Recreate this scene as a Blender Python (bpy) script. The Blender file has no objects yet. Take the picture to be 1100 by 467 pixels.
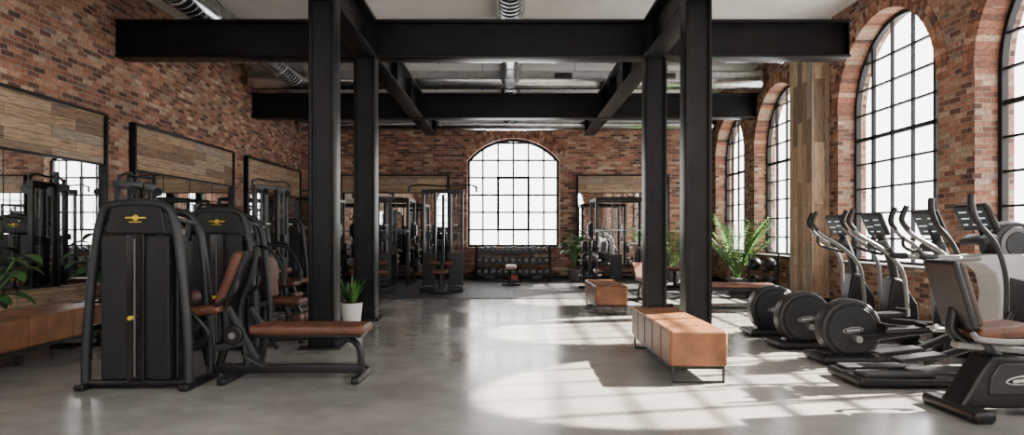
import bpy, bmesh, math, random
from mathutils import Vector, Matrix, Euler
random.seed(7)
S = bpy.context.scene

# ------------------------------------------------------------------ materials
def newmat(name):
    m = bpy.data.materials.new(name); m.use_nodes = True
    nt = m.node_tree
    return m, nt, nt.nodes['Principled BSDF']
def N(nt, t, **kw):
    n = nt.nodes.new(t)
    for k, v in kw.items(): setattr(n, k, v)
    return n
def ramp(nt, stops, interp='LINEAR'):
    r = nt.nodes.new('ShaderNodeValToRGB'); cr = r.color_ramp; cr.interpolation = interp
    while len(cr.elements) < len(stops): cr.elements.new(0.5)
    for e, (p, c) in zip(cr.elements, stops):
        e.position = p; e.color = (*c, 1)
    return r
def simple(name, col, rough=0.5, metal=0.0, var=0.15, scale=12, bump=0.0, bscale=80, coat=0.0, spec=0.5):
    m, nt, b = newmat(name)
    tc = N(nt, 'ShaderNodeTexCoord'); no = N(nt, 'ShaderNodeTexNoise')
    no.inputs['Scale'].default_value = scale; no.inputs['Detail'].default_value = 4
    nt.links.new(tc.outputs['Object'], no.inputs['Vector'])
    lo = tuple(c*(1-var) for c in col); hi = tuple(min(1, c*(1+var)) for c in col)
    r = ramp(nt, [(0.3, lo), (0.7, hi)])
    nt.links.new(no.outputs['Fac'], r.inputs['Fac']); nt.links.new(r.outputs['Color'], b.inputs['Base Color'])
    b.inputs['Roughness'].default_value = rough; b.inputs['Metallic'].default_value = metal
    b.inputs['Coat Weight'].default_value = coat; b.inputs['Specular IOR Level'].default_value = spec
    if bump > 0:
        n2 = N(nt, 'ShaderNodeTexNoise'); n2.inputs['Scale'].default_value = bscale; n2.inputs['Detail'].default_value = 3
        nt.links.new(tc.outputs['Object'], n2.inputs['Vector'])
        bp = N(nt, 'ShaderNodeBump'); bp.inputs['Strength'].default_value = bump; bp.inputs['Distance'].default_value = 0.01
        nt.links.new(n2.outputs['Fac'], bp.inputs['Height']); nt.links.new(bp.outputs['Normal'], b.inputs['Normal'])
    return m
def uv_world(nt, vertical=False):
    g = N(nt, 'ShaderNodeNewGeometry')
    sn = N(nt, 'ShaderNodeSeparateXYZ'); sp = N(nt, 'ShaderNodeSeparateXYZ')
    nt.links.new(g.outputs['True Normal'], sn.inputs[0]); nt.links.new(g.outputs['Position'], sp.inputs[0])
    ab = N(nt, 'ShaderNodeMath', operation='ABSOLUTE'); nt.links.new(sn.outputs['Y'], ab.inputs[0])
    gt = N(nt, 'ShaderNodeMath', operation='GREATER_THAN'); gt.inputs[1].default_value = 0.6
    nt.links.new(ab.outputs[0], gt.inputs[0])
    mx = N(nt, 'ShaderNodeMix'); mx.data_type = 'FLOAT'
    nt.links.new(gt.outputs[0], mx.inputs[0]); nt.links.new(sp.outputs['Y'], mx.inputs[2]); nt.links.new(sp.outputs['X'], mx.inputs[3])
    cb = N(nt, 'ShaderNodeCombineXYZ')
    if vertical:
        nt.links.new(sp.outputs['Z'], cb.inputs[0]); nt.links.new(mx.outputs[0], cb.inputs[1])
    else:
        nt.links.new(mx.outputs[0], cb.inputs[0]); nt.links.new(sp.outputs['Z'], cb.inputs[1])
    return g, cb
BR = [(0.0, (.065, .031, .022)), (0.2, (.155, .066, .044)), (0.4, (.26, .108, .066)), (0.6, (.33, .148, .088)),
      (0.78, (.385, .205, .135)), (0.9, (.46, .325, .235)), (1.0, (.19, .13, .10))]
def brick_mat():
    m, nt, b = newmat('brick_masonry'); L = nt.links.new
    g, cb = uv_world(nt)
    dn = N(nt, 'ShaderNodeTexNoise'); dn.inputs['Scale'].default_value = 9; L(g.outputs['Position'], dn.inputs['Vector'])
    vm = N(nt, 'ShaderNodeVectorMath', operation='SCALE'); vm.inputs['Scale'].default_value = 0.014; L(dn.outputs['Color'], vm.inputs[0])
    va = N(nt, 'ShaderNodeVectorMath', operation='ADD'); L(cb.outputs[0], va.inputs[0]); L(vm.outputs[0], va.inputs[1])
    bt = N(nt, 'ShaderNodeTexBrick'); L(va.outputs[0], bt.inputs['Vector'])
    for k, v in (('Scale', 1), ('Mortar Size', .0065), ('Mortar Smooth', .35), ('Brick Width', .215), ('Row Height', .07)):
        bt.inputs[k].default_value = v
    bt.inputs['Color1'].default_value = (0, 0, 0, 1); bt.inputs['Color2'].default_value = (1, 1, 1, 1)
    r = ramp(nt, BR); L(bt.outputs['Color'], r.inputs['Fac'])
    n1 = N(nt, 'ShaderNodeTexNoise'); n1.inputs['Scale'].default_value = 28; n1.inputs['Detail'].default_value = 5; L(g.outputs['Position'], n1.inputs['Vector'])
    r1 = ramp(nt, [(0.3, (.5, .5, .5)), (0.7, (1.3, 1.28, 1.25))]); L(n1.outputs['Fac'], r1.inputs['Fac'])
    mu = N(nt, 'ShaderNodeMix'); mu.data_type = 'RGBA'; mu.blend_type = 'MULTIPLY'; mu.inputs[0].default_value = 1
    L(r.outputs['Color'], mu.inputs[6]); L(r1.outputs['Color'], mu.inputs[7])
    n2 = N(nt, 'ShaderNodeTexNoise'); n2.inputs['Scale'].default_value = .9; n2.inputs['Detail'].default_value = 5; L(g.outputs['Position'], n2.inputs['Vector'])
    r2 = ramp(nt, [(0.35, (.68, .68, .69)), (0.65, (1.22, 1.2, 1.17))]); L(n2.outputs['Fac'], r2.inputs['Fac'])
    mu2 = N(nt, 'ShaderNodeMix'); mu2.data_type = 'RGBA'; mu2.blend_type = 'MULTIPLY'; mu2.inputs[0].default_value = 1
    L(mu.outputs[2], mu2.inputs[6]); L(r2.outputs['Color'], mu2.inputs[7])
    mx = N(nt, 'ShaderNodeMix'); mx.data_type = 'RGBA'; L(bt.outputs['Fac'], mx.inputs[0]); L(mu2.outputs[2], mx.inputs[6])
    mx.inputs[7].default_value = (.25, .21, .175, 1)
    L(mx.outputs[2], b.inputs['Base Color']); b.inputs['Roughness'].default_value = .88
    ml = N(nt, 'ShaderNodeMath', operation='MULTIPLY'); ml.inputs[1].default_value = -1.0; L(bt.outputs['Fac'], ml.inputs[0])
    ad = N(nt, 'ShaderNodeMath', operation='MULTIPLY_ADD'); ad.inputs[1].default_value = .5; L(n1.outputs['Fac'], ad.inputs[0]); L(ml.outputs[0], ad.inputs[2])
    bp = N(nt, 'ShaderNodeBump'); bp.inputs['Strength'].default_value = .9; bp.inputs['Distance'].default_value = .014
    L(ad.outputs[0], bp.inputs['Height']); L(bp.outputs['Normal'], b.inputs['Normal'])
    return m
def vous_mat():
    m, nt, b = newmat('arch_brick'); L = nt.links.new
    g = N(nt, 'ShaderNodeNewGeometry'); r = ramp(nt, BR); L(g.outputs['Random Per Island'], r.inputs['Fac'])
    n1 = N(nt, 'ShaderNodeTexNoise'); n1.inputs['Scale'].default_value = 28; L(g.outputs['Position'], n1.inputs['Vector'])
    r1 = ramp(nt, [(0.3, (.6, .6, .6)), (0.7, (1.25, 1.22, 1.2))]); L(n1.outputs['Fac'], r1.inputs['Fac'])
    mu = N(nt, 'ShaderNodeMix'); mu.data_type = 'RGBA'; mu.blend_type = 'MULTIPLY'; mu.inputs[0].default_value = 1
    L(r.outputs['Color'], mu.inputs[6]); L(r1.outputs['Color'], mu.inputs[7]); L(mu.outputs[2], b.inputs['Base Color'])
    b.inputs['Roughness'].default_value = .88
    bp = N(nt, 'ShaderNodeBump'); bp.inputs['Strength'].default_value = .4; bp.inputs['Distance'].default_value = .01
    L(n1.outputs['Fac'], bp.inputs['Height']); L(bp.outputs['Normal'], b.inputs['Normal'])
    return m
def plank_mat(name, vertical, w=1.3, h=.14):
    m, nt, b = newmat(name); L = nt.links.new
    g, cb = uv_world(nt, vertical)
    bt = N(nt, 'ShaderNodeTexBrick'); L(cb.outputs[0], bt.inputs['Vector'])
    for k, v in (('Scale', 1), ('Mortar Size', .003), ('Mortar Smooth', .1), ('Brick Width', w), ('Row Height', h)):
        bt.inputs[k].default_value = v
    bt.offset = .37
    bt.inputs['Color1'].default_value = (0, 0, 0, 1); bt.inputs['Color2'].default_value = (1, 1, 1, 1)
    r = ramp(nt, [(0, (.15, .10, .065)), (.25, (.30, .185, .11)), (.5, (.42, .28, .17)), (.7, (.27, .225, .18)), (.85, (.48, .335, .21)), (1, (.2, .14, .10))])
    L(bt.outputs['Color'], r.inputs['Fac'])
    mp = N(nt, 'ShaderNodeMapping'); mp.inputs['Scale'].default_value = (2.2, 34, 1); L(cb.outputs[0], mp.inputs['Vector'])
    n1 = N(nt, 'ShaderNodeTexNoise'); n1.inputs['Scale'].default_value = 1.6; n1.inputs['Detail'].default_value = 7; n1.inputs['Distortion'].default_value = .8
    L(mp.outputs[0], n1.inputs['Vector'])
    r1 = ramp(nt, [(0.3, (.35, .32, .29)), (0.52, (.92, .92, .92)), (0.75, (1.35, 1.3, 1.25))]); L(n1.outputs['Fac'], r1.inputs['Fac'])
    mu = N(nt, 'ShaderNodeMix'); mu.data_type = 'RGBA'; mu.blend_type = 'MULTIPLY'; mu.inputs[0].default_value = 1
    L(r.outputs['Color'], mu.inputs[6]); L(r1.outputs['Color'], mu.inputs[7])
    mx = N(nt, 'ShaderNodeMix'); mx.data_type = 'RGBA'; L(bt.outputs['Fac'], mx.inputs[0]); L(mu.outputs[2], mx.inputs[6])
    mx.inputs[7].default_value = (.02, .015, .01, 1)
    L(mx.outputs[2], b.inputs['Base Color']); b.inputs['Roughness'].default_value = .75
    bp = N(nt, 'ShaderNodeBump'); bp.inputs['Strength'].default_value = .4; bp.inputs['Distance'].default_value = .008
    L(n1.outputs['Fac'], bp.inputs['Height']); L(bp.outputs['Normal'], b.inputs['Normal'])
    return m
def concrete_floor():
    m, nt, b = newmat('polished_concrete'); L = nt.links.new
    g = N(nt, 'ShaderNodeNewGeometry')
    n1 = N(nt, 'ShaderNodeTexNoise'); n1.inputs['Scale'].default_value = .8; n1.inputs['Detail'].default_value = 9; n1.inputs['Roughness'].default_value = .6
    L(g.outputs['Position'], n1.inputs['Vector'])
    r = ramp(nt, [(.3, (.155, .152, .146)), (.44, (.198, .194, .187)), (.56, (.24, .235, .226)), (.7, (.285, .279, .268))]); L(n1.outputs['Fac'], r.inputs['Fac'])
    n2 = N(nt, 'ShaderNodeTexNoise'); n2.inputs['Scale'].default_value = 5; n2.inputs['Detail'].default_value = 8; n2.inputs['Roughness'].default_value = .6; L(g.outputs['Position'], n2.inputs['Vector'])
    r2 = ramp(nt, [(.32, (.89, .89, .89)), (.68, (1.09, 1.09, 1.09))]); L(n2.outputs['Fac'], r2.inputs['Fac'])
    mu = N(nt, 'ShaderNodeMix'); mu.data_type = 'RGBA'; mu.blend_type = 'MULTIPLY'; mu.inputs[0].default_value = 1
    L(r.outputs['Color'], mu.inputs[6]); L(r2.outputs['Color'], mu.inputs[7]); L(mu.outputs[2], b.inputs['Base Color'])
    r3 = ramp(nt, [(.35, (.15, .15, .15)), (.65, (.27, .27, .27))]); L(n1.outputs['Fac'], r3.inputs['Fac']); L(r3.outputs['Color'], b.inputs['Roughness'])
    return m
def glass_mat():
    m = bpy.data.materials.new('window_glass'); m.use_nodes = True; nt = m.node_tree; nt.nodes.clear()
    o = N(nt, 'ShaderNodeOutputMaterial'); t = N(nt, 'ShaderNodeBsdfTransparent'); gl = N(nt, 'ShaderNodeBsdfGlossy'); mx = N(nt, 'ShaderNodeMixShader')
    gl.inputs['Roughness'].default_value = .05; mx.inputs[0].default_value = .06
    nt.links.new(t.outputs[0], mx.inputs[1]); nt.links.new(gl.outputs[0], mx.inputs[2]); nt.links.new(mx.outputs[0], o.inputs[0])
    return m
def emis(name, col, st):
    m, nt, b = newmat(name); b.inputs['Base Color'].default_value = (*col, 1)
    b.inputs['Emission Color'].default_value = (*col, 1); b.inputs['Emission Strength'].default_value = st
    return m

BRICK = brick_mat(); VOUS = vous_mat()
WOODH = plank_mat('reclaimed_planks_horizontal', False); WOODV = plank_mat('reclaimed_planks_vertical', True, 1.1, .19)
CONC = concrete_floor(); GLASS = glass_mat()
CEIL = simple('ceiling_plaster', (.64, .625, .60), .9, var=.08, scale=2)
STEEL = simple('black_painted_steel', (.0055, .0055, .006), .42, 0, .5, 5, .12, 30, spec=.22)
FRAME = simple('window_frame_steel', (.010, .010, .011), .5, 0, spec=.25)
DUCT = simple('galvanised_duct', (.60, .62, .64), .2, 1.0, .18, 5, .1, 10)
RUB = simple('rubber_flooring', (.035, .036, .038), .6, 0, .3, 60, spec=.3)
LEA = simple('tan_leather', (.17, .068, .027), .42, 0, .4, 5, .25, 120, spec=.35)
LEAD = simple('brown_leather', (.092, .034, .019), .42, 0, .35, 8, .2, 120, spec=.35)
LEAG = simple('taupe_pad', (.03, .019, .015), .5, 0, .25, 8, .15, 120, spec=.25)
BLK = simple('machine_black', (.007, .0072, .008), .34, 0, .2, 8, spec=.3)
PAN = simple('machine_panel', (.008, .0083, .009), .45, 0, .15, 8, spec=.3)
GLO = simple('black_gloss', (.004, .004, .005), .22, 0, .1, 8, spec=.4)
GRY = simple('dark_grey_plastic', (.018, .0195, .022), .4, 0, .15, 6, spec=.3)
MGRY = simple('mid_grey_plastic', (.10, .10, .10), .4, .1, .12, 6)
LGRY = simple('silver_grey_paint', (.17, .17, .168), .32, .2, .08, 6)
WHT = simple('light_grey_plastic', (.38, .38, .37), .35, 0, .05, 6)
SIL = simple('brushed_metal', (.5, .5, .51), .28, .9, .1, 20)
YEL = simple('yellow_mark', (.6, .42, .02), .4)
RED = simple('red_mark', (.35, .04, .03), .5)
MIR = simple('mirror_glass', (.88, .9, .9), .015, 1, .01, 1)
POTW = simple('white_ceramic', (.72, .71, .69), .35, 0, .05)
POTD = simple('grey_pot', (.12, .12, .12), .6)
SOIL = simple('soil', (.03, .02, .015), .9)
LEAF = simple('leaf_green', (.06, .16, .03), .45, 0, .5, 9)
LEAF2 = simple('leaf_dark', (.022, .075, .02), .4, 0, .4, 9)
SCREEN = emis('screen_display', (.015, .022, .03), .3)
LED = emis('screen_text', (.7, .9, 1), .8)
FILL_GLOW = emis('fill_diffuser', (1, .93, .84), 6)  # glow of the added fill fixtures
PALE = simple('pale_red_pad', (.45, .3, .28), .5)

# ------------------------------------------------------------------ builder
class MB:
    def __init__(s, name): s.name = name; s.bm = bmesh.new(); s.mats = []
    def mi(s, m):
        if m not in s.mats: s.mats.append(m)
        return s.mats.index(m)
    def add(s, t, mat, M=None):
        if M is not None: bmesh.ops.transform(t, matrix=M, verts=t.verts)
        me = bpy.data.meshes.new('t'); t.to_mesh(me); t.free()
        n0 = len(s.bm.faces); s.bm.from_mesh(me); bpy.data.meshes.remove(me)
        s.bm.faces.ensure_lookup_table(); k = s.mi(mat)
        for f in s.bm.faces[n0:]: f.material_index = k; f.smooth = True
    def box(s, c, d, mat, bev=0.0, rot=(0, 0, 0), seg=2):
        t = bmesh.new(); bmesh.ops.create_cube(t, size=1)
        bmesh.ops.transform(t, matrix=Matrix.Diagonal((*d, 1)), verts=t.verts)
        if bev > 0:
            bev = min(bev, min(d)*.49)
            bmesh.ops.bevel(t, geom=t.edges[:], offset=bev, segments=seg, profile=.5, affect='EDGES')
        s.add(t, mat, Matrix.Translation(c) @ Euler(rot).to_matrix().to_4x4())
    def bar(s, p, q, w, h, mat, bev=.004):
        p = Vector(p); q = Vector(q); d = q-p
        z = d.normalized(); up = Vector((0, 0, 1)) if abs(z.z) < .95 else Vector((0, 1, 0))
        x = up.cross(z).normalized(); y = z.cross(x)
        M = Matrix((x, y, z)).transposed().to_4x4(); M.translation = (p+q)/2
        t = bmesh.new(); bmesh.ops.create_cube(t, size=1)
        bmesh.ops.transform(t, matrix=Matrix.Diagonal((w, h, d.length, 1)), verts=t.verts)
        if bev: bmesh.ops.bevel(t, geom=t.edges[:], offset=min(bev, w*.4, h*.4), segments=2, profile=.5, affect='EDGES')
        s.add(t, mat, M)
    def cyl(s, p, q, r, mat, r2=None, n=24, bev=0):
        p = Vector(p); q = Vector(q); d = q-p
        t = bmesh.new(); bmesh.ops.create_cone(t, cap_ends=True, segments=n, radius1=r, radius2=r if r2 is None else r2, depth=d.length)
        if bev:
            es = [e for e in t.edges if abs(e.verts[0].co.z-e.verts[1].co.z) < 1e-5]
            bmesh.ops.bevel(t, geom=es, offset=bev, segments=3, profile=.5, affect='EDGES')
        M = d.to_track_quat('Z', 'Y').to_matrix().to_4x4(); M.translation = (p+q)/2
        s.add(t, mat, M)
    def sph(s, c, r, mat, sc=(1, 1, 1), rot=(0, 0, 0)):
        t = bmesh.new(); bmesh.ops.create_uvsphere(t, u_segments=20, v_segments=12, radius=r)
        s.add(t, mat, Matrix.Translation(c) @ Euler(rot).to_matrix().to_4x4() @ Matrix.Diagonal((*sc, 1)))
    def tube(s, pts, r, mat, n=10, smooth=True, rb=None, sub=6, r_end=None):
        P = [Vector(p) for p in pts]
        if smooth and len(P) > 2:
            Q = []
            for i in range(len(P)-1):
                a = P[max(i-1, 0)]; b = P[i]; c = P[i+1]; d = P[min(i+2, len(P)-1)]
                for k in range(sub):
                    t = k/sub
                    Q.append(.5*((2*b)+(c-a)*t+(2*a-5*b+4*c-d)*t*t+(3*b-a-3*c+d)*t**3))
            Q.append(P[-1]); P = Q
        t = bmesh.new(); rb = rb or r; rings = []
        T = (P[1]-P[0]).normalized(); up = Vector((0, 1, 0)) if abs(T.y) < .9 else Vector((0, 0, 1))
        nx = up.cross(T).normalized()
        for i, p in enumerate(P):
            T = (P[min(i+1, len(P)-1)]-P[max(i-1, 0)]).normalized()
            nx = (nx-T*nx.dot(T)).normalized(); ny = T.cross(nx)
            k = 1 if r_end is None else 1+(r_end/r-1)*i/(len(P)-1)
            rings.append([t.verts.new(p+nx*math.cos(2*math.pi*j/n)*r*k+ny*math.sin(2*math.pi*j/n)*rb*k) for j in range(n)])
        for i in range(len(rings)-1):
            for j in range(n): t.faces.new((rings[i][j], rings[i][(j+1) % n], rings[i+1][(j+1) % n], rings[i+1][j]))
        t.faces.new(rings[0][::-1]); t.faces.new(rings[-1])
        s.add(t, mat)
    def prism(s, prof, y0, y1, mat, bev=0):
        t = bmesh.new(); vs = [t.verts.new((x, y0, z)) for x, z in prof]; f = t.faces.new(vs)
        r = bmesh.ops.extrude_face_region(t, geom=[f])
        for v in r['geom']:
            if isinstance(v, bmesh.types.BMVert): v.co.y = y1
        bmesh.ops.recalc_face_normals(t, faces=t.faces)
        if bev: bmesh.ops.bevel(t, geom=t.edges[:], offset=bev, segments=3, profile=.5, affect='EDGES', clamp_overlap=True)
        s.add(t, mat)
    def quads(s, vs, fs, mat):
        t = bmesh.new(); V = [t.verts.new(v) for v in vs]
        for f in fs: t.faces.new([V[i] for i in f])
        s.add(t, mat)
    def end(s, loc=(0, 0, 0), rz=0, wn=True, scale=1):
        me = bpy.data.meshes.new(s.name)
        s.bm.to_mesh(me); s.bm.free()
        for m in s.mats: me.materials.append(m)
        me.set_sharp_from_angle(angle=math.radians(38))
        o = bpy.data.objects.new(s.name, me); S.collection.objects.link(o)
        o.location = loc; o.rotation_euler = (0, 0, rz); o.scale = (scale,)*3
        if wn:
            w = o.modifiers.new('wn', 'WEIGHTED_NORMAL'); w.keep_sharp = True
        return o

# ------------------------------------------------------------------ room shell
XL, XR, YB, YF, ZC = -5.85, 5.6, 19.04, -4.0, 5.05
def archz(u, o):
    ua, ub, zs, sp, rise = o; hw = (ub-ua)/2; uc = (ua+ub)/2; R = (hw*hw+rise*rise)/(2*rise)
    return sp+math.sqrt(max(R*R-(u-uc)**2, 0))-(R-rise)
def wall(name, u0, u1, z1, ops, P, th):
    mb = MB(name)
    def q(a, b, c, d): mb.quads([a, b, c, d], [(0, 1, 2, 3)], BRICK)
    def slab(ua, za, ub, zb, zc, zd):
        for w in (0, th): q(P(ua, w, za), P(ub, w, zb), P(ub, w, zc), P(ua, w, zd))
    cur = u0
    for o in sorted(ops):
        ua, ub, zs, sp, rise = o
        slab(cur, 0, ua, 0, z1, z1); slab(ua, 0, ub, 0, zs, zs)
        n = 28
        uc = (ua+ub)/2; hw = (ub-ua)/2
        us = [uc-hw*math.cos(math.pi*i/n) for i in range(n+1)]
        for i in range(n):
            a, b = us[i], us[i+1]; za, zb = archz(a, o), archz(b, o)
            slab(a, za, b, zb, z1, z1)
            q(P(a, 0, za), P(b, 0, zb), P(b, th, zb), P(a, th, za))
        q(P(ua, 0, zs), P(ua, 0, sp), P(ua, th, sp), P(ua, th, zs)); q(P(ub, 0, zs), P(ub, 0, sp), P(ub, th, sp), P(ub, th, zs))
        q(P(ua, 0, zs), P(ub, 0, zs), P(ub, th, zs), P(ua, th, zs))
        cur = ub
    slab(cur, 0, u1, 0, z1, z1)
    q(P(u0, 0, z1), P(u1, 0, z1), P(u1, th, z1), P(u0, th, z1))
    return mb.end(wn=False)
def arch_bricks(name, o, P, depth, rows=2):
    mb = MB(name); ua, ub, zs, sp, rise = o; hw = (ub-ua)/2; uc = (ua+ub)/2; R = (hw*hw+rise*rise)/(2*rise); zc = sp+rise-R
    th0 = math.asin(min(1, hw/R)); 
    for r in range(rows):
        ri = R-.006+r*.118; ro = ri+.106; cnt = int(2*th0*(ri)/.078)
        for i in range(cnt):
            a0 = -th0+2*th0*i/cnt+.004/ri; a1 = -th0+2*th0*(i+1)/cnt-.004/ri
            w0 = -.012-random.random()*.006; w1 = depth if r == 0 else .05
            vs = []
            for w in (w0, w1):
                for (a, rr) in ((a0, ri), (a1, ri), (a1, ro), (a0, ro)):
                    vs.append(P(uc+rr*math.sin(a), w, zc+rr*math.cos(a)))
            mb.quads(vs, [(0, 1, 2, 3), (7, 6, 5, 4), (0, 4, 5, 1), (1, 5, 6, 2), (2, 6, 7, 3), (3, 7, 4, 0)], VOUS)
    return mb.end(wn=False)
def window(name, o, P, w, nc, zr, heavy=(), casement=None, th=.018):
    mb = MB(name); ua, ub, zs, sp, rise = o
    def bx(u_a, u_b, za, zb, d=.05):
        vs = [P(u, ww, z) for ww in (w-d/2, w+d/2) for (u, z) in ((u_a, za), (u_b, za), (u_b, zb), (u_a, zb))]
        mb.quads(vs, [(0, 1, 2, 3), (7, 6, 5, 4), (0, 4, 5, 1), (1, 5, 6, 2), (2, 6, 7, 3), (3, 7, 4, 0)], FRAME)
    f = .07
    bx(ua, ua+f, zs, sp, .08); bx(ub-f, ub, zs, sp, .08); bx(ua, ub, zs, zs+f, .09)
    n = 28; hw = (ub-ua)/2; uc = (ua+ub)/2; R = (hw*hw+rise*rise)/(2*rise); zc = sp+rise-R; t0 = math.asin(min(1, hw/R))
    for i in range(n):
        a0 = -t0+2*t0*i/n; a1 = -t0+2*t0*(i+1)/n; vs = []
        for ww in (w-.04, w+.04):
            for a, rr in ((a0, R-f), (a1, R-f), (a1, R), (a0, R)): vs.append(P(uc+rr*math.sin(a), ww, zc+rr*math.cos(a)))
        mb.quads(vs, [(0, 1, 2, 3), (7, 6, 5, 4), (0, 4, 5, 1), (2, 6, 7, 3)], FRAME)
    for i in range(1, nc):
        u = ua+(ub-ua)*i/nc; hv = .03 if i in heavy else th
        bx(u-hv, u+hv, zs, archz(u, o)-.02)
    for z, hv in zr:
        if z < sp: a, b = ua, ub
        else:
            dz = z-zc; k = math.sqrt(max(R*R-dz*dz, 0)); a, b = max(ua, uc-k), min(ub, uc+k)
        bx(a, b, z-hv, z+hv)
    if casement:
        a, b, za, zb = casement; k = .035
        bx(a-k, a+k, za, zb, .09); bx(b-k, b+k, za, zb, .09); bx(a-k, b+k, za-k, za+k, .09); bx(a-k, b+k, zb-k, zb+k, .09)
    vs = [P(ua, w, zs), P(ub, w, zs)]
    m = 24
    for i in range(m+1):
        u = ub-(ub-ua)*i/m; vs.append(P(u, w, archz(u, o)-.01))
    mb.quads(vs, [tuple(range(len(vs)))], GLASS)
    return mb.end(wn=False)

PR = lambda u, w, z: (XR+w, u, z)
PBk = lambda u, w, z: (u, YB+w, z)
PFr = lambda u, w, z: (u, YF-w, z)
PLf = lambda u, w, z: (XL-w, u, z)
R_ops = [(-1.3, 1.4, .8, 3.29, 1.35), (2.1, 4.8, .8, 3.29, 1.35), (5.5, 8.23, .8, 3.28, 1.365), (8.94, 11.66, .8, 3.29, 1.36), (13.0, 15.66, .8, 3.1, 1.33), (16.3, 18.6, .8, 3.15, 1.15)]
B_op = (-1.2, 1.38, .9, 3.33, .62)
F_ops = [(-4.6, -1.9, .8, 3.1, 1.3), (-1.3, 1.3, .8, 3.1, 1.3), (1.9, 4.6, .8, 3.1, 1.3)]
TH = .48
wall('wall_right', YF, YB, ZC, R_ops, PR, TH)
wall('wall_back', XL, XR, ZC, [B_op], PBk, TH)
wall('wall_front', XL, XR, ZC, F_ops, PFr, TH)
wall('wall_left', YF, YB, ZC, [], PLf, TH)
k = 1
for o in R_ops:
    zr = [(o[2]+.41*i, .015) for i in range(1, 9)]; zr = [(z, h) for z, h in zr if z < o[3]+o[4]-.15]
    zr[4] = (zr[4][0], .03)
    window('window_%d' % k, o, PR, .32, 5, zr, heavy=(1, 4), th=.015); k += 1
    arch_bricks('trim_%d' % k, o, PR, .34)
zr = [(.9+.49*i, .024) for i in range(1, 7)]
window('window_%d' % k, B_op, PBk, .3, 6, zr, casement=(-.34, .52, 1.39, 2.86), th=.024); k += 1
arch_bricks('trim_%d' % k, B_op, PBk, .32, rows=3)
for o in F_ops:
    window('window_%d' % k, o, PFr, .3, 5, zr); k += 1
mb = MB('floor'); mb.box(((XL+XR)/2, (YB+YF)/2, -.05), (XR-XL+1, YB-YF+1, .1), CONC); mb.end(wn=False)
mb = MB('ceiling'); mb.box(((XL+XR)/2, (YB+YF)/2, ZC+.1), (XR-XL+1, YB-YF+1, .2), CEIL)
for y in (2, 5, 8.5, 12, 13.9, 17.2): mb.box(((XL+XR)/2, y, ZC-.06), (XR-XL, .22, .12), CEIL)
mb.end(wn=False)
mb = MB('rubber_gym_mat')
x = XL+.04
while x < XR-.9:
    y = 13.4
    while y < YB-.9:
        mb.box((x+.49, y+.46, .006), (.975, .925, .012), RUB, .003); y += .93
    x += .98
mb.end()
mb = MB('baseboard_left'); mb.box((XL+.015, (YF+YB)/2, .06), (.03, YB-YF, .12), STEEL); mb.end()
mb = MB('baseboard_right'); mb.box((XR-.015, (YF+YB)/2, .06), (.03, YB-YF, .12), STEEL); mb.end()
mb = MB('baseboard_back'); mb.box(((XL+XR)/2, YB-.015, .06), (XR-XL-.1, .03, .12), STEEL); mb.end()
for i, o in enumerate(R_ops):
    mb = MB('trim_%d' % (20+i)); mb.box((XR+.14, (o[0]+o[1])/2, o[2]+.015), (.34, o[1]-o[0]-.02, .03), MGRY, .005); mb.end()
mb = MB('wood_clad_pilaster'); mb.box((5.435, 12.42, 2.46), (.31, .95, 4.92), WOODV)
mb.box((5.425, 12.42, .08), (.34, .99, .16), STEEL, .01); mb.end(wn=False)

def mirror_left(y0, y1):
    mb = MB('framed_wall_mirror'); yc = (y0+y1)/2; L = y1-y0
    mb.box((XL+.03, yc, 2.62), (.06, L, .7), WOODH)
    mb.box((XL+.02, yc, 1.3), (.04, L, 1.94), MIR)
    for y in (y0, y1): mb.box((XL+.05, y, 1.65), (.1, .05, 2.66), STEEL, .004)
    mb.box((XL+.05, yc, 2.98), (.1, L+.05, .04), STEEL, .004); mb.box((XL+.045, yc, 2.27), (.07, L, .025), STEEL, .004)
    mb.box((XL+.05, yc, .33), (.1, L+.05, .04), STEEL, .004)
    for i in range(1, int(L/1.25)+1):
        mb.box((XL+.042, y0+i*L/(int(L/1.25)+1), 1.3), (.006, .008, 1.9), STEEL)
    mb.end(wn=False)
mirror_left(5.9, 9.75); mirror_left(10.5, 14.25); mirror_left(15.0, 18.8); mirror_left(1.0, 5.0)
def mirror_back(x0, x1):
    mb = MB('framed_wall_mirror'); xc = (x0+x1)/2; L = x1-x0
    mb.box((xc, YB-.03, 2.65), (L, .06, .46), WOODH); mb.box((xc, YB-.02, 1.42), (L, .04, 2.0), MIR)
    for x in (x0, x1): mb.box((x, YB-.05, 1.65), (.05, .1, 2.5), STEEL, .004)
    mb.box((xc, YB-.05, 2.9), (L+.05, .1, .04), STEEL, .004); mb.box((xc, YB-.045, 2.41), (L, .07, .025), STEEL, .004); mb.box((xc, YB-.05, .41), (L+.05, .1, .04), STEEL, .004)
    mb.end(wn=False)
mirror_back(-4.7, -1.72); mirror_back(1.87, 4.4)
mb = MB('wood_wall_ledge'); mb.box((XL+.16, 7.9, .5), (.1, 3.7, .19), WOODH); 
for y in (6.2, 7.9, 9.6): mb.box((XL+.16, y, .2), (.06, .06, .42), STEEL)
mb.end(wn=False)

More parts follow.
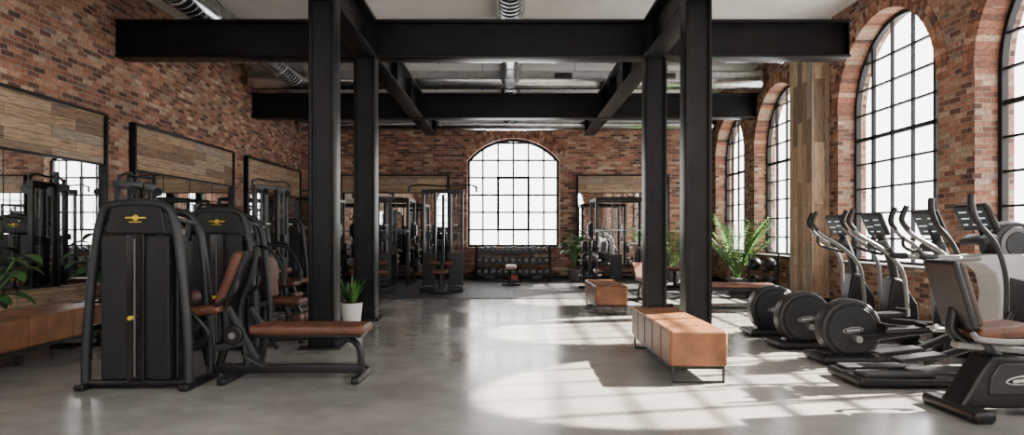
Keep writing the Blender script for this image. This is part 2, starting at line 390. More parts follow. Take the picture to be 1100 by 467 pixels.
def ibeam(name, p, q, h=.56, w=.32):
    mb = MB(name); p = Vector(p); q = Vector(q)
    ax = (q-p).normalized(); L = (q-p).length; c = (p+q)/2
    along_x = abs(ax.x) > .5
    def d(a, b): return (L, a, b) if along_x else (a, L, b)
    mb.box(c+Vector((0, 0, h/2-.02)), d(w, .04), STEEL, .004); mb.box(c-Vector((0, 0, h/2-.02)), d(w, .04), STEEL, .004)
    mb.box(c, d(.05, h-.07), STEEL)
    n = int(L/1.4)
    for i in range(n+1):
        if 0 < i < n and along_x: continue
        t = p+ax*(L*i/n); mb.box(t+ax*(.02 if i == 0 else (-.02 if i == n else 0)), (.02, w-.04, h-.08) if along_x else (w-.04, .02, h-.08), STEEL)
    mb.end(wn=False)
def column(name, x, y, h, w=.32):
    mb = MB(name)
    for sx in (-1, 1): mb.box((x+sx*(w/2-.018), y, h/2), (.036, w, h), STEEL, .004)
    mb.box((x, y-.08, h/2), (w-.06, .04, h), STEEL)
    mb.box((x, y, .012), (.46, .46, .024), STEEL, .004); mb.box((x, y, .18), (w+.02, w+.02, .02), STEEL, .003)
    for a in (-1, 1):
        for b in (-1, 1): mb.cyl((x+a*.2, y+b*.2, .02), (x+a*.2, y+b*.2, .05), .018, STEEL, n=6)
    for z in [i*.6+.9 for i in range(int((h-1)/.6))]:
        for a in (-1, 1):
            mb.cyl((x+a*(w/2-.018), y-w/2-.006, z), (x+a*(w/2-.018), y-w/2+.01, z), .011, STEEL, n=8)
    mb.end(wn=False)
ZB = 4.18
for x in (-2.12, 2.12): column('steel_column', x, 7.8, ZC, .29); column('steel_column', x*1.02, 10.25, ZB-.28, .31)
ibeam('steel_beam', (XL, 10.25, ZB), (5.04, 10.25, ZB)); ibeam('steel_beam', (XL, 15.6, ZB), (XR, 15.6, ZB))
for x in (-2.12, 2.12):
    ibeam('steel_beam', (x, YF+.05, ZB), (x, 7.65, ZB), .55, .3); ibeam('steel_beam', (x, 7.95, ZB), (x, 10.08, ZB), .55, .3)
    ibeam('steel_beam', (x, 10.42, ZB), (x, 15.43, ZB), .55, .3); ibeam('steel_beam', (x, 15.77, ZB), (x, 18.3, ZB), .55, .3)
def duct(name, p, q, r):
    mb = MB(name); p = Vector(p); q = Vector(q); mb.cyl(p, q, r, DUCT, n=32)
    L = (q-p).length; ax = (q-p).normalized(); n = int(L/1.0)
    for i in range(n+1):
        t = p+ax*min(max(L*i/n, .03), L-.03); mb.cyl(t-ax*.02, t+ax*.02, r+.016, DUCT, n=32)
        if i % 2: mb.cyl(t+Vector((0, 0, r)), (t.x, t.y, ZC), .006, STEEL, n=6)
    m = int(L/.16)
    for i in range(m):
        t = p+ax*(L*(i+.5)/m); mb.cyl(t-ax*.008, t+ax*.008, r+.006, DUCT, n=32)
    mb.end(wn=False)
duct('ventilation_duct', (0, -3, 4.68), (0, 18.4, 4.68), .21)
duct('ventilation_duct', (-4.7, -3, 4.72), (-4.7, 14.8, 4.72), .23)
duct('ventilation_duct', (-5.7, 15.02, 4.66), (5.5, 15.02, 4.66), .2)
duct('ventilation_duct', (-5.7, 13.0, 4.72), (5.2, 13.0, 4.72), .18)
duct('ventilation_duct', (-5.7, 18.62, 4.27), (5.5, 18.62, 4.27), .18)
mb = MB('ceiling_air_vent')
for x in (1.15, 3.4): 
    mb.box((x, 14.8, 4.70), (.38, .05, .13), MGRY, .01); 
    for i in range(3): mb.box((x, 14.77, 4.67+i*.033), (.34, .02, .01), BLK)
mb.end()
def fill_lamp(x, y, e):  # added fixture plus area light, out of view, brightens the interior as fill
    mb = MB('added_fill_fixture'); mb.box((x, y, 4.6), (.14, 1.8, .07), BLK, .01); mb.box((x, y, 4.56), (.1, 1.74, .012), FILL_GLOW)
    for d in (-.7, .7): mb.cyl((x, y+d, 4.63), (x, y+d, ZC), .004, BLK, n=6)
    mb.end()
    l = bpy.data.lights.new('fill_light', 'AREA'); l.shape = 'RECTANGLE'; l.size = .5; l.size_y = 1.8; l.energy = e; l.color = (1, .93, .84)
    o = bpy.data.objects.new('fill_light', l); S.collection.objects.link(o); o.location = (x, y, 4.5)
for x in (-3.5, -1.1, 1.1, 3.5): fill_lamp(x, .5, 120)

# ------------------------------------------------------------------ furniture
def ottoman(loc, L=1.85, W=.5):
    mb = MB('leather_bench_ottoman'); n = 5; s = L/n
    for i in range(n): mb.box((0, -L/2+s*(i+.5), .3), (W, s-.002, .31), LEA, .028, seg=4)
    mb.box((0, 0, .135), (W-.04, L-.06, .03), STEEL, .004)
    for y in (-L/2+.04, L/2-.04):
        for x in (-W/2+.03, W/2-.03): mb.bar((x, y, .0), (x, y, .14), .018, .03, GRY)
        mb.bar((-W/2+.02, y, .009), (W/2-.02, y, .009), .03, .018, GRY)
    mb.end(loc)
ottoman((1.63, 6.82, 0), 1.88, .5); ottoman((1.61, 11.6, 0), 1.5, .52)
mb = MB('upholstered_wall_bench')
for i in range(3): mb.box((-4.98, 6.3+.68*i, .33), (.62, .678, .3), LEA, .03, seg=4)
mb.box((-4.98, 6.98, .17), (.56, 1.95, .04), STEEL, .004)
for y in (6.13, 7.83):
    for x in (-5.25, -4.71): mb.bar((x, y, 0), (x, y, .16), .04, .04, STEEL)
    mb.bar((-5.25, y, .02), (-4.71, y, .02), .03, .04, STEEL)
mb.end()

# ------------------------------------------------------------------ machines
def tower(mb, ox=0, oy=0, h=1.56):
    def T(pts): return [(x+ox, y+oy, z) for x, y, z in pts]
    for yy, hh in ((0, h), (.42, h-.06)):
        path = [(-.43, yy, .03), (-.42, yy, .4), (-.385, yy, .85), (-.335, yy, 1.25), (-.30, yy, hh-.14), (-.25, yy, hh-.05), (-.16, yy, hh-.02), (0, yy, hh-.01),
                (.16, yy, hh-.02), (.25, yy, hh-.05), (.30, yy, hh-.14), (.335, yy, 1.25), (.385, yy, .85), (.42, yy, .4), (.43, yy, .03)]
        mb.tube(T(path), .036, GRY, n=12, rb=.046, sub=4)
    for sx in (-1, 1):
        mb.box((ox+sx*.43, oy+.2, .03), (.09, .62, .06), BLK, .02)
        mb.bar((ox+sx*.3, oy, 1.42), (ox+sx*.3, oy+.42, 1.38), .03, .03, BLK); mb.bar((ox+sx*.41, oy, .5), (ox+sx*.41, oy+.42, .5), .03, .05, BLK)
    mb.box((ox, oy+.03, .05), (.84, .1, .06), BLK, .02)
    for sx in (-1, 1):
        mb.box((ox+sx*.185, oy+.1, .68), (.23, .26, 1.2), PAN, .02, rot=(0, 0, -sx*.12))
        mb.box((ox+sx*.31, oy+.16, .66), (.03, .26, 1.14), BLK, .01)
    mb.box((ox, oy+.06, .68), (.15, .2, 1.22), GLO, .01)
    mb.box((ox, oy-.045, .68), (.012, .012, 1.14), MGRY, .003)
    for i in range(14): mb.cyl((ox+.03, oy-.045, .2+i*.06), (ox+.03, oy-.03, .2+i*.06), .005, GRY, n=8)
    mb.cyl((ox-.02, oy-.09, .6), (ox-.02, oy-.03, .6), .018, YEL, n=14, bev=.004)
    mb.prism([(ox-.25, 1.29), (ox+.25, 1.29), (ox+.215, 1.49), (ox+.17, 1.54), (ox-.17, 1.54), (ox-.215, 1.49)], oy-.03, oy+.2, PAN, .015)
    mb.cyl((ox, oy-.036, 1.425), (ox, oy-.028, 1.425), .024, YEL, n=20)
    mb.box((ox, oy-.034, 1.425), (.17, .012, .012), YEL, .005); mb.box((ox, oy-.036, 1.39), (.1, .01, .007), YEL)

mb = MB('selectorized_leg_machine'); tower(mb)
yo = .42
mb.bar((.43, yo, .09), (1.78, yo, .09), .07, .08, BLK, .015)
mb.box((1.77, yo, .03), (.07, .56, .06), BLK, .02)
mb.tube([(1.0, yo, .36), (1.3, yo, .375), (1.6, yo, .37), (1.72, yo, .32), (1.765, yo, .22), (1.77, yo, .04)], .03, BLK, rb=.04)
mb.box((1.33, yo, .45), (1.02, .36, .085), LEAD, .035, seg=4); mb.box((1.33, yo, .395), (.94, .26, .03), BLK, .01)
mb.bar((.86, yo, .1), (.92, yo, .42), .07, .06, BLK, .015)
mb.box((.64, yo, .03), (.08, .62, .06), BLK, .02)
mb.box((.40, yo-.1, .62), (.42, .32, .08), LEAD, .035, rot=(0, -.15, 0), seg=4)
mb.box((.65, yo-.02, .90), (.085, .34, .5), LEAD, .035, rot=(0, .38, 0), seg=4)
mb.box((.71, yo-.02, .89), (.05, .3, .54), BLK, .02, rot=(0, .38, 0))
mb.tube([(.5, yo, .1), (.56, yo, .35), (.55, yo, .6)], .035, BLK)
mb.tube([(.84, yo-.02, 1.18), (.78, yo, .9), (.7, yo, .7), (.68, yo, .5), (.76, yo, .1)], .03, BLK)
mb.cyl((.22, yo-.3, .72), (.22, yo+.12, .72), .075, LEAD, bev=.02); mb.cyl((.22, yo-.33, .72), (.22, yo+.2, .72), .02, BLK)
mb.cyl((.36, yo-.25, .33), (.36, yo+.12, .33), .06, BLK, bev=.02)
mb.tube([(.22, yo-.28, .72), (.4, yo-.28, .6), (.52, yo-.26, .42), (.36, yo-.24, .33)], .02, BLK)
for (a, b) in (((.66, yo-.2, .66), (.92, yo-.2, .2)), ((.74, yo+.1, .62), (1.0, yo+.1, .25)), ((.55, yo-.2, .3), (.82, yo-.2, .36))):
    mb.bar(a, b, .035, .055, GRY, .012)
mb.cyl((.72, yo-.26, .42), (.72, yo-.14, .42), .085, BLK, bev=.015); mb.cyl((.72, yo-.27, .42), (.72, yo-.25, .42), .03, MGRY)
mb.box((.9, yo-.22, .2), (.2, .1, .025), GRY, .008, rot=(0, .5, 0))
for s_ in (-1, 1):
    mb.tube([(.5, yo+s_*.22, .62), (.62, yo+s_*.25, .70), (.74, yo+s_*.25, .8), (.76, yo+s_*.24, .9)], .018, BLK)
mb.tube([(.36, yo+.1, .1), (.3, yo+.1, .5), (.4, yo+.05, .58)], .03, BLK)
mb.end((-3.1, 5.68, 0))

def seat_unit(mb, ox, oy, flip=1):
    mb.bar((ox, oy, .06), (ox+flip*.7, oy, .06), .07, .06, BLK, .012); mb.box((ox+flip*.7, oy, .03), (.07, .34, .06), BLK, .02)
    mb.tube([(ox+flip*.5, oy, .06), (ox+flip*.5, oy, .3), (ox+flip*.45, oy, .44)], .035, BLK)
    mb.box((ox+flip*.48, oy, .49), (.42, .36, .08), LEAD, .035, seg=4)
    mb.box((ox+flip*.27, oy, .78), (.08, .34, .5), LEAD, .035, rot=(0, -flip*.15, 0), seg=4)
    mb.tube([(ox+flip*.18, oy, .06), (ox+flip*.21, oy, .6), (ox+flip*.19, oy, 1.0)], .03, BLK)
    for s_ in (-1, 1):
        mb.tube([(ox+flip*.2, oy+s_*.3, 1.15), (ox+flip*.4, oy+s_*.33, 1.1), (ox+flip*.55, oy+s_*.3, .85), (ox+flip*.55, oy+s_*.3, .7)], .02, BLK)
        mb.cyl((ox+flip*.55, oy+s_*.3, .84), (ox+flip*.55, oy+s_*.3, .7), .024, GRY, n=12)
        mb.cyl((ox+flip*.66, oy+s_*.02, .3), (ox+flip*.66, oy+s_*.2, .3), .05, LEAD, bev=.015)
    mb.bar((ox+flip*.6, oy, .44), (ox+flip*.66, oy, .3), .04, .04, BLK)
for nm, loc in (('selectorized_press_machine', (-3.2, 7.48, 0)), ('selectorized_press_machine', (-4.15, 10.3, 0)), ('selectorized_press_machine', (-4.55, 13.9, .012))):
    mb = MB(nm); tower(mb, h=1.56); seat_unit(mb, .05, .68); mb.end(loc)

def plates(mb, c, ax, rs, side):
    x = 0
    for r in rs:
        p = Vector(c)+Vector(ax)*x*side; q = p+Vector(ax)*.035*side
        mb.cyl(p, q, r, BLK, bev=.008, n=28); mb.cyl(p, q+Vector(ax)*.003*side, r*.3, MGRY, n=16); x += .04
def rack(name, loc, w=1.15, d=1.1, h=2.15, rz=0, bar=True, stack=True):
    mb = MB(name); t = .07
    for x in (-w/2, w/2):
        for y in (-d/2, d/2):
            mb.box((x, y, h/2), (t, t, h), BLK, .006)
            for i in range(20): mb.cyl((x, y-t/2-.002, .35+i*.08), (x, y-t/2+.003, .35+i*.08), .009, MGRY, n=8)
        mb.box((x, 0, h-.04), (t, d, t), BLK, .006); mb.box((x, 0, .04), (t, d+.2, .06), BLK, .006); mb.box((x, 0, .9), (.04, d, .05), BLK, .006)
    for y in (-d/2, d/2): mb.box((0, y, h-.04), (w, .05, t), BLK, .006)
    mb.box((0, d/2, .25), (w, .05, .06), BLK, .006)
    mb.tube([(-w/2, -d/2-.12, h-.02), (-w/4, -d/2-.14, h), (w/4, -d/2-.14, h), (w/2, -d/2-.12, h-.02)], .016, BLK)
    if bar:
        z = 1.35; y = -d/2-.08
        mb.cyl((-w/2-.42, y, z), (w/2+.42, y, z), .014, SIL, n=12)
        plates(mb, (w/2+.12, y, z), (1, 0, 0), (.22, .2, .15), 1); plates(mb, (-w/2-.12, y, z), (1, 0, 0), (.22, .2, .15), -1)
        for x in (-w/2, w/2): mb.box((x, y, z-.03), (.05, .12, .03), SIL, .004)
    for x, s_ in ((-w/2, -1), (w/2, 1)):
        for z, r in ((.45, .2), (.85, .17)):
            mb.cyl((x, d/2-.1, z), (x+s_*.24, d/2-.1, z), .02, SIL, n=10); plates(mb, (x+s_*.06, d/2-.1, z), (1, 0, 0), (r, r*.9), s_)
    if stack:
        for i in range(14): mb.box((0, d/2-.08, .12+i*.045), (.3, .14, .04), GRY, .004)
        for x in (-.1, .1): mb.cyl((x, d/2-.08, .1), (x, d/2-.08, h-.05), .01, MGRY, n=8)
        mb.cyl((0, d/2-.08, .75), (0, d/2-.08, h-.1), .005, BLK, n=6)
    mb.end(loc, rz)
def cable_station(name, loc, w=.85, h=2.2, wide=.75, rz=0):
    mb = MB(name)
    for sx in (-1, 1):
        x = sx*w/2
        for dx in (-.13, .13):
            mb.box((x+dx, 0, h/2), (.05, .07, h), BLK, .006)
        mb.box((x, 0, h-.05), (.34, .1, .1), BLK, .01); mb.box((x, 0, .05), (.36, .7, .09), BLK, .015)
        for i in range(16): mb.box((x, 0, .14+i*.045), (.2, .12, .04), BLK, .004)
        for dx in (-.06, .06): mb.cyl((x+dx, 0, .1), (x+dx, 0, h-.08), .009, MGRY, n=8)
        mb.cyl((x, 0, .85), (x, 0, h-.1), .005, BLK, n=6)
        mb.cyl((x-.015, -.14, h-.12), (x+.015, -.14, h-.12), .06, GRY, n=20)
        mb.cyl((x, -.2, h-.14), (x, -.2, 1.5), .004, BLK, n=6); mb.box((x, -.2, 1.46), (.1, .02, .02), SIL, .005)
        mb.box((x, -.05, 1.2), (.1, .1, .14), GRY, .01)
    mb.box((0, 0, h-.03), (w+.1, .07, .07), BLK, .008); mb.box((0, .1, 1.1), (.06, .06, 2.1), BLK, .008)
    mb.tube([(-wide, -.02, h+.04), (-wide+.15, -.02, h+.1), (0, -.02, h+.08), (wide-.15, -.02, h+.1), (wide, -.02, h+.04)], .018, BLK)
    for sx in (-1, 1): mb.cyl((sx*wide, -.02, h+.08), (sx*wide, -.02, h-.06), .022, GRY, n=12)
    mb.box((0, -.5, .45), (.34, .4, .09), LEAD, .035, seg=4); mb.tube([(0, -.5, .05), (0, -.5, .42)], .035, BLK)
    mb.bar((0, 0, .05), (0, -.75, .05), .08, .06, BLK, .01); mb.box((0, -.75, .03), (.4, .06, .06), BLK, .015)
    for sx in (-1, 1): mb.cyl((sx*.05, -.22, .62), (sx*.25, -.22, .62), .06, LEAD, bev=.015)
    mb.bar((0, -.22, .1), (0, -.22, .62), .05, .05, BLK)
    mb.end(loc, rz)
cable_station('cable_pulldown_station', (-1.5, 15.2, .012), w=.6, h=2.25)
rack('power_rack', (-3.1, 17.4, .012)); rack('power_rack', (-4.85, 17.5, .012), w=.9)
rack('power_rack', (2.75, 17.3, .012), w=1.25)
cable_station('cable_pulldown_station', (-3.05, 15.2, .012), w=.5, h=2.1, wide=.45, rz=math.radians(25))
cable_station('cable_pulldown_station', (-4.35, 12.4, 0), w=.6, h=2.15, wide=.5, rz=math.radians(70))
cable_station('cable_pulldown_station', (4.3, 15.9, .012), w=.5, h=2.0, wide=.45, rz=math.radians(-80))
cable_station('cable_pulldown_station', (-5.2, 9.5, 0), w=.55, h=2.0, wide=.4, rz=math.radians(85))
def weight_tree(loc, rz=0):
    mb = MB('weight_plate_tree'); mb.box((0, 0, .55), (.07, .07, 1.1), BLK, .01)
    mb.box((0, 0, .03), (.5, .08, .06), BLK, .01); mb.box((0, 0, .03), (.08, .5, .06), BLK, .01)
    for z, r in ((.3, .2), (.65, .18), (.98, .13)):
        for s_ in (-1, 1):
            mb.cyl((0, 0, z), (s_*.27, 0, z), .022, SIL, n=10); plates(mb, (s_*.06, 0, z), (1, 0, 0), (r, r, r*.9), s_)
    mb.end(loc, rz)
weight_tree((-1.75, 17.6, .012), .5); weight_tree((1.85, 15.9, .012), 0)
def bench(name, loc, L=1.15, pad=LEAD, rz=0, incl=0):
    mb = MB(name)
    mb.box((0, -.1, .44), (.27, L*.72, .07), pad, .03, seg=4); 
    mb.box((0, L*.38, .44+math.sin(incl)*.17), (.27, L*.3, .07), pad, .03, rot=(incl, 0, 0), seg=4)
    mb.bar((0, -L*.42, .37), (0, L*.42, .37), .06, .06, BLK); mb.box((0, -L*.42, .03), (.45, .07, .06), BLK, .015); mb.box((0, L*.42, .03), (.45, .07, .06), BLK, .015)
    mb.tube([(0, -L*.42, .04), (0, -L*.4, .2), (0, -L*.3, .37)], .032, BLK); mb.tube([(0, L*.42, .04), (0, L*.4, .2), (0, L*.3, .37)], .032, BLK)
    mb.bar((0, -L*.42, .06), (0, L*.42, .06), .05, .05, BLK)
    mb.end(loc, rz)
bench('flat_weight_bench', (.02, 17.2, .012), pad=PALE, L=1.2)
bench('flat_weight_bench', (3.75, 11.3, 0), L=1.3, rz=math.radians(88))
bench('flat_weight_bench', (2.55, 12.5, 0), L=1.3, rz=math.radians(10), incl=.9)
mb = MB('dumbbell_rack')
for x in (-1.0, 1.0):
    mb.bar((x, -.25, .02), (x, .25, .02), .06, .06, BLK); mb.bar((x, -.18, .02), (x, .22, .95), .06, .05, BLK)
for z, y in ((.84, .1), (.56, -.02), (.26, -.14)):
    for dy in (-.07, .07): mb.box((0, y+dy, z-.075+dy*.4), (2.0, .03, .05), BLK, .005)
    n = 11
    for i in range(n):
        x = -.9+1.8*i/(n-1); r = .055+.02*(i % 3)/2+(.01 if z < .6 else 0)
        mb.cyl((x, y-.12, z), (x, y+.12, z), .014, SIL, n=10)
        mb.cyl((x, y-.17, z), (x, y-.07, z), r+.01, BLK, n=12, bev=.01); mb.cyl((x, y+.07, z), (x, y+.17, z), r+.01, BLK, n=12, bev=.01)
        mb.cyl((x, y-.174, z), (x, y-.168, z), r*.6, MGRY, n=12)
for i in range(3): mb.box((-.62+i*.62, -.3, .1), (.28, .12, .14), RED if i == 1 else GRY, .03)
mb.end((.08, 18.5, .012))
mb = MB('medicine_ball_rack')
for x in (-.28, .28): mb.bar((x, -.15, 0), (x, .1, .85), .04, .04, BLK); mb.bar((x, -.2, .02), (x, .2, .02), .04, .04, BLK)
for z, y in ((.25, -.06), (.6, .03)):
    for d in (-.06, .06): mb.cyl((-.3, y+d, z-.06), (.3, y+d, z-.06), .012, BLK, n=8)
    for x in (-.17, .12): mb.sph((x, y, z+.06), .125, BLK if x < 0 else GRY)
mb.end((5.1, 13.75, .012), math.radians(-30))

def elliptical(loc, rz=0):
    mb = MB('elliptical_trainer'); zc = .33
    mb.cyl((0, -.1, zc), (0, .1, zc), .305, GRY, n=56, bev=.035)
    mb.cyl((0, -.108, zc), (0, -.085, zc), .262, BLK, n=56, bev=.006); mb.cyl((0, -.114, zc), (0, -.1, zc), .24, GRY, n=56, bev=.006)
    mb.cyl((0, .085, zc), (0, .108, zc), .25, BLK, n=56, bev=.008)
    mb.sph((0, -.115, zc), .1, LGRY, (1.05, .05, .32), (0, -.1, 0)); mb.sph((0, -.118, zc), .09, BLK, (1.0, .05, .24), (0, -.1, 0)); mb.box((0, -.124, zc), (.13, .004, .018), WHT, rot=(0, -.1, 0))
    mb.box((-.02, 0, .045), (.66, .5, .07), BLK, .03, seg=3)
    mb.prism([(-.25, .05), (.3, .05), (.22, .2), (-.15, .2)], -.07, .07, BLK, .015)
    mb.bar((.2, 0, .08), (1.3, 0, .08), .12, .08, BLK, .02); mb.box((1.3, 0, .04), (.12, .6, .07), BLK, .025)
    for s_, ph in ((-1, .1), (1, -.08)):
        y = s_*.17
        mb.bar((.02, y, .35-ph), (1.05, s_*.24, .36+ph*.4), .05, .07, BLK, .015)
        mb.cyl((.02, s_*.08, .35-ph), (.02, y+s_*.03, .35-ph), .035, SIL, n=14)
        mb.box((.45, y, .41-ph*.6), (.42, .17, .035), BLK, .015, rot=(0, -.06, 0)); mb.box((.26, y, .44-ph*.6), (.03, .17, .06), BLK, .012)
        mb.box((.64, y, .44-ph*.6), (.03, .17, .07), BLK, .012)
        mb.tube([(1.05, s_*.26, .34+ph*.4), (1.03, s_*.27, .6), (1.0-ph*.3, s_*.28, .9), (.84-ph*.8, s_*.28, 1.12), (.6-ph, s_*.27, 1.28), (.5-ph, s_*.26, 1.42), (.54-ph, s_*.26, 1.54)], .022, LGRY, n=12)
        mb.tube([(.56-ph, s_*.27, 1.33), (.5-ph, s_*.26, 1.43), (.55-ph, s_*.26, 1.56)], .027, BLK, n=12)
        mb.tube([(.95, s_*.05, 1.05), (.8, s_*.18, 1.1), (.68, s_*.19, 1.16), (.66, s_*.16, 1.26)], .018, GRY, n=10)
    mb.prism([(.9, .1), (1.3, .1), (1.26, .5), (1.08, .78), (.98, .8), (.93, .5)], -.11, .11, BLK, .03)
    mb.tube([(1.08, 0, .6), (1.02, 0, .95), (.92, 0, 1.2), (.86, 0, 1.35)], .045, GRY, n=14, rb=.06)
    mb.box((.86, 0, 1.16), (.12, .3, .1), GRY, .035, rot=(0, -.35, 0))
    mb.box((.83, 0, 1.4), (.045, .42, .28), BLK, .02, rot=(0, -.4, 0)); 
    R_ = Euler((0, -.4, 0)).to_matrix()
    c = Vector((.83, 0, 1.4))+R_ @ Vector((-.025, 0, 0)); mb.box(c, (.006, .36, .22), SCREEN, rot=(0, -.4, 0))
    for i, (dy, dz, w_) in enumerate(((-.1, .06, .1), (.1, .06, .08), (-.1, 0, .12), (.08, -.02, .14), (0, -.08, .2))):
        c = Vector((.83, 0, 1.4))+R_ @ Vector((-.029, dy, dz)); mb.box(c, (.003, w_, .01), LED, rot=(0, -.4, 0))
    mb.end(loc, rz)
elliptical((3.42, 6.92, 0)); elliptical((3.34, 7.8, 0)); elliptical((3.36, 8.75, 0))

mb = MB('cross_trainer')
mb.box((.36, 0, .05), (.85, .62, .08), BLK, .03, seg=3); mb.box((.3, -.16, .1), (.6, .2, .04), GRY, .015); mb.box((.3, .16, .1), (.6, .2, .04), GRY, .015)
mb.bar((.5, 0, .07), (1.6, 0, .07), .3, .09, BLK, .03); mb.box((1.6, 0, .04), (.14, .66, .08), BLK, .03)
mb.prism([(1.22, .1), (1.55, .1), (1.6, .5), (1.6, .95), (1.56, 1.06), (1.46, 1.12), (1.1, 1.115), (.9, 1.08), (.9, 1.05), (1.08, 1.03), (1.18, .95), (1.22, .8), (1.2, .5)], -.14, .14, WHT, .02)
mb.prism([(1.25, .12), (1.52, .12), (1.57, .5), (1.55, .86), (1.3, .92), (1.26, .6)], -.152, .152, BLK, .01)
mb.cyl((1.4, -.09, 1.2), (1.4, .12, 1.2), .2, GRY, n=40, bev=.02); mb.cyl((1.4, -.105, 1.2), (1.4, -.09, 1.2), .15, MGRY, n=40, bev=.004); mb.cyl((1.4, -.115, 1.2), (1.4, -.10, 1.2), .11, GRY, n=40, bev=.004)
for s_ in (-1, 1):
    mb.tube([(1.2, s_*.22, .5), (1.18, s_*.26, .9), (1.08, s_*.28, 1.2), (.92, s_*.28, 1.4), (.88, s_*.27, 1.6)], .021, GRY, n=12)
    mb.tube([(.93, s_*.28, 1.38), (.88, s_*.27, 1.5), (.88, s_*.27, 1.62)], .027, BLK, n=12)
    mb.tube([(1.05, s_*.12, 1.08), (.75, s_*.2, 1.08), (.5, s_*.22, 1.1), (.46, s_*.22, 1.15)], .024, LGRY, n=12)
    mb.tube([(.62, s_*.215, 1.09), (.5, s_*.22, 1.1), (.46, s_*.22, 1.16)], .03, BLK, n=12)
    mb.bar((.55, s_*.16, .2), (1.25, s_*.23, .45), .05, .06, BLK, .015); mb.box((.5, s_*.16, .24), (.4, .17, .04), BLK, .015, rot=(0, -.12, 0))
mb.tube([(1.3, 0, 1.05), (1.22, 0, 1.25), (1.14, 0, 1.4)], .05, BLK)
mb.box((1.12, 0, 1.24), (.14, .34, .07), GRY, .03, rot=(0, -.45, 0))
mb.box((1.1, 0, 1.44), (.05, .44, .25), BLK, .022, rot=(0, -.45, 0))
R_ = Euler((0, -.45, 0)).to_matrix(); c0 = Vector((1.1, 0, 1.44))
mb.box(c0+R_ @ Vector((-.028, 0, 0)), (.006, .38, .2), SCREEN, rot=(0, -.45, 0))
for dy, dz, w_ in ((-.11, .06, .1), (.09, .06, .1), (-.1, 0, .12), (.09, 0, .1), (-.06, -.06, .18), (.12, -.06, .06)):
    mb.box(c0+R_ @ Vector((-.033, dy, dz)), (.003, w_, .01), LED, rot=(0, -.45, 0))
mb.end((2.97, 5.97, 0))

mb = MB('recumbent_exercise_bike')
mb.box((.12, 0, .045), (.16, .62, .09), BLK, .035, seg=3); mb.box((1.45, 0, .045), (.16, .6, .09), BLK, .035, seg=3)
mb.prism([(.05, .06), (1.5, .06), (1.5, .16), (.85, .2), (.78, .34), (.62, .42), (.3, .44), (.2, .3), (.12, .16)], -.12, .12, BLK, .03)
mb.prism([(.26, .16), (.74, .16), (.7, .32), (.58, .385), (.34, .39), (.27, .28)], -.135, .135, GRY, .015)
mb.sph((.5, -.14, .27), .1, WHT, (1.3, .04, .33), (0, -.12, 0)); mb.sph((.5, -.144, .27), .092, BLK, (1.28, .04, .26), (0, -.12, 0)); mb.box((.5, -.15, .27), (.17, .004, .022), WHT, rot=(0, -.12, 0))
mb.tube([(.4, 0, .4), (.3, 0, .5), (.28, 0, .57)], .06, GRY); mb.bar((.1, 0, .5), (.95, 0, .42), .1, .05, LGRY, .015)
mb.box((.38, 0, .60), (.44, .38, .09), LEAD, .04, rot=(0, -.08, 0), seg=4); mb.box((.38, 0, .555), (.42, .36, .04), BLK, .018, rot=(0, -.08, 0))
mb.box((.11, 0, .86), (.085, .34, .48), LEAG, .04, rot=(0, -.3, 0), seg=4); mb.box((.07, 0, .86), (.05, .37, .51), BLK, .024, rot=(0, -.3, 0), seg=3)
mb.box((.02, 0, 1.08), (.05, .2, .06), LGRY, .02, rot=(0, -.3, 0))
mb.tube([(.1, 0, .75), (.08, 0, .6), (.2, 0, .5)], .04, BLK)
for s_ in (-1, 1):
    mb.tube([(.1, s_*.2, .6), (.12, s_*.27, .57), (.4, s_*.29, .56), (.66, s_*.29, .6), (.72, s_*.29, .68)], .02, LGRY, n=12)
    mb.tube([(.52, s_*.29, .575), (.66, s_*.29, .6), (.72, s_*.29, .69)], .026, BLK, n=12)
    mb.bar((1.15, s_*.12, .38), (1.15+s_*.12, s_*.2, .38+s_*.1), .03, .04, SIL); mb.box((1.15+s_*.13, s_*.26, .38+s_*.1), (.22, .1, .04), BLK, .012)
mb.cyl((1.15, -.13, .38), (1.15, .13, .38), .19, GRY, n=36, bev=.03)
mb.prism([(1.0, .12), (1.45, .12), (1.4, .55), (1.3, .8), (1.2, .8), (1.15, .55)], -.11, .11, WHT, .03)
mb.tube([(1.28, 0, .7), (1.3, 0, .95), (1.24, 0, 1.15)], .045, GRY); mb.box((1.2, 0, 1.22), (.05, .44, .28), BLK, .02, rot=(0, -.3, 0)); mb.box((1.172, 0, 1.228), (.005, .38, .22), SCREEN, rot=(0, -.3, 0))
mb.end((3.1, 4.92, 0))

# ------------------------------------------------------------------ plants
def blade(mb, base, dirv, L, w, droop, mat, seg=6, fold=.25):
    d = Vector(dirv).normalized(); p = Vector(base); vs = []; fs = []
    side = d.cross(Vector((0, 0, 1)))
    side = side.normalized() if side.length > .01 else Vector((1, 0, 0))
    for i in range(seg+1):
        t = i/seg; ww = w*max(math.sin(math.pi*min(1, .12+t*.88))**.8, .02)
        nrm = side.cross(d).normalized()
        vs += [p-side*ww+nrm*ww*fold, p.copy(), p+side*ww+nrm*ww*fold]
        d = (d+Vector((0, 0, -droop/seg))).normalized(); p = p+d*(L/seg)
    for i in range(seg):
        a = i*3; fs += [(a, a+1, a+4, a+3), (a+1, a+2, a+5, a+4)]
    mb.quads([tuple(v) for v in vs], fs, mat)
def pot(mb, r, h, mat):
    mb.cyl((0, 0, 0), (0, 0, h), r*.78, mat, r2=r, n=32, bev=.008); mb.cyl((0, 0, h-.001), (0, 0, h+.002), r*.9, SOIL, n=24)
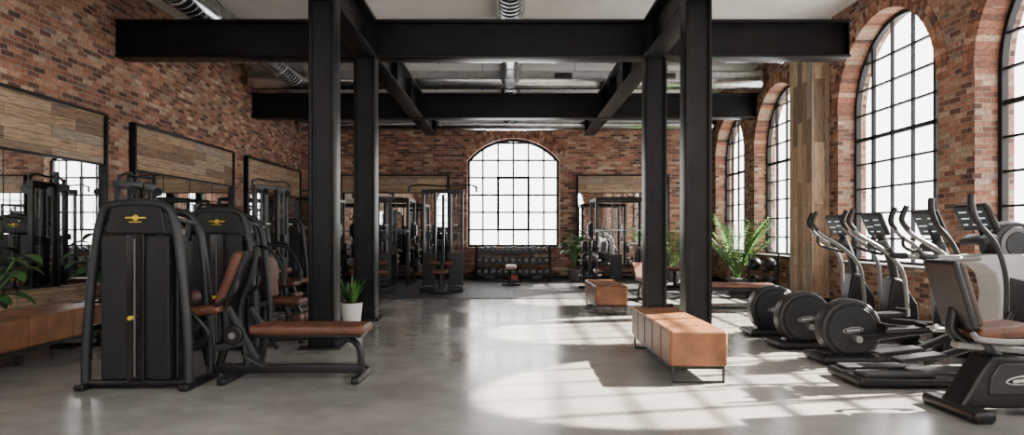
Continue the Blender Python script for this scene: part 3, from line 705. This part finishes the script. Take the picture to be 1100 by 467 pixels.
def snake_plant(loc):
    mb = MB('potted_snake_plant'); pot(mb, .155, .3, POTW)
    for i in range(30):
        a = random.random()*6.28; t = random.uniform(.1, .65)
        blade(mb, (math.cos(a)*.05, math.sin(a)*.05, .29), (math.cos(a)*t, math.sin(a)*t, 1), random.uniform(.28, .46), .022, random.uniform(.1, .8), LEAF if i % 3 else LEAF2)
    mb.end(loc, wn=False)
def palm(loc, h=1.2, n=16, m=LEAF, ph=.32, name='potted_palm', potr=.2, tm=.6):
    mb = MB(name); pot(mb, potr, ph, POTD)
    for i in range(n):
        a = i*2.4+random.random()*.4; t = random.uniform(.1, tm)
        L = h*random.uniform(.75, 1.05); d = Vector((math.cos(a)*t, math.sin(a)*t, 1)).normalized(); p = Vector((math.cos(a)*.04, math.sin(a)*.04, ph)); pts = [p.copy()]
        for k_ in range(10):
            d = (d+Vector((math.cos(a)*.04, math.sin(a)*.04, -.09*t-.015))).normalized(); p = p+d*L/10; pts.append(p.copy())
            if k_ >= 2:
                sd = d.cross(Vector((0, 0, 1))).normalized(); ll = .22*math.sin(math.pi*(k_-1)/9.5)+.07
                for s_ in (-1, 1):
                    for off in (0, .5):
                        q = p-d*L/10*off; blade(mb, q, sd*s_+d*.9+Vector((0, 0, .15)), ll, .018, .7, m, 3, .1)
        mb.tube(pts, .007, m, n=5, smooth=False)
    mb.end(loc, wn=False)
def broad(loc, h=1.0, n=16, m=LEAF2, ph=.3, lw=.1, tm=.6):
    mb = MB('potted_broadleaf_plant'); pot(mb, .18, ph, POTD)
    for i in range(n):
        a = i*2.4+random.random()*.5; t = random.uniform(.1, tm); L = h*random.uniform(.35, .9)
        d = Vector((math.cos(a)*t, math.sin(a)*t, 1)).normalized(); p0 = Vector((0, 0, ph)); p1 = p0+d*L*.6; p2 = p0+d*L+Vector((math.cos(a), math.sin(a), 0))*.03
        mb.tube([p0, p1, p2], .008, m, n=6)
        blade(mb, p2, (math.cos(a), math.sin(a), .5), random.uniform(.22, .32), lw, 1.3, m, 7, .25)
    mb.end(loc, wn=False)
snake_plant((-2.27, 9.78, 0))
palm((4.85, 14.6, .012), 1.4, 24, tm=.45)
broad((-4.85, 8.5, 0), 1.1, 34); broad((-4.42, 5.4, 0), 1.05, 36, lw=.08, tm=.75)
palm((4.3, 17.95, .012), 1.4, 14, tm=.35); broad((1.72, 18.35, .012), 1.1, 20, LEAF, tm=.3)

# ------------------------------------------------------------------ light, world, camera
w = bpy.data.worlds.new('world'); S.world = w; w.use_nodes = True
bg = w.node_tree.nodes['Background']; bg.inputs['Color'].default_value = (1, .98, .955, 1); bg.inputs['Strength'].default_value = 8.2
sl = bpy.data.lights.new('sun', 'SUN'); sl.energy = 95; sl.angle = math.radians(1.0); sl.color = (1, .885, .74)
so = bpy.data.objects.new('sun', sl); S.collection.objects.link(so)
so.rotation_euler = Vector((-1, -.22, -.735)).to_track_quat('-Z', 'Y').to_euler(); so.location = (12, 8, 9)
cam = bpy.data.cameras.new('camera'); cam.lens = 24; cam.sensor_width = 36; cam.shift_y = 16.5/1100; cam.shift_x = 2/1100
co = bpy.data.objects.new('camera', cam); S.collection.objects.link(co); co.location = (0, 0, 1.3); co.rotation_euler = (math.pi/2, 0, 0)
S.camera = co
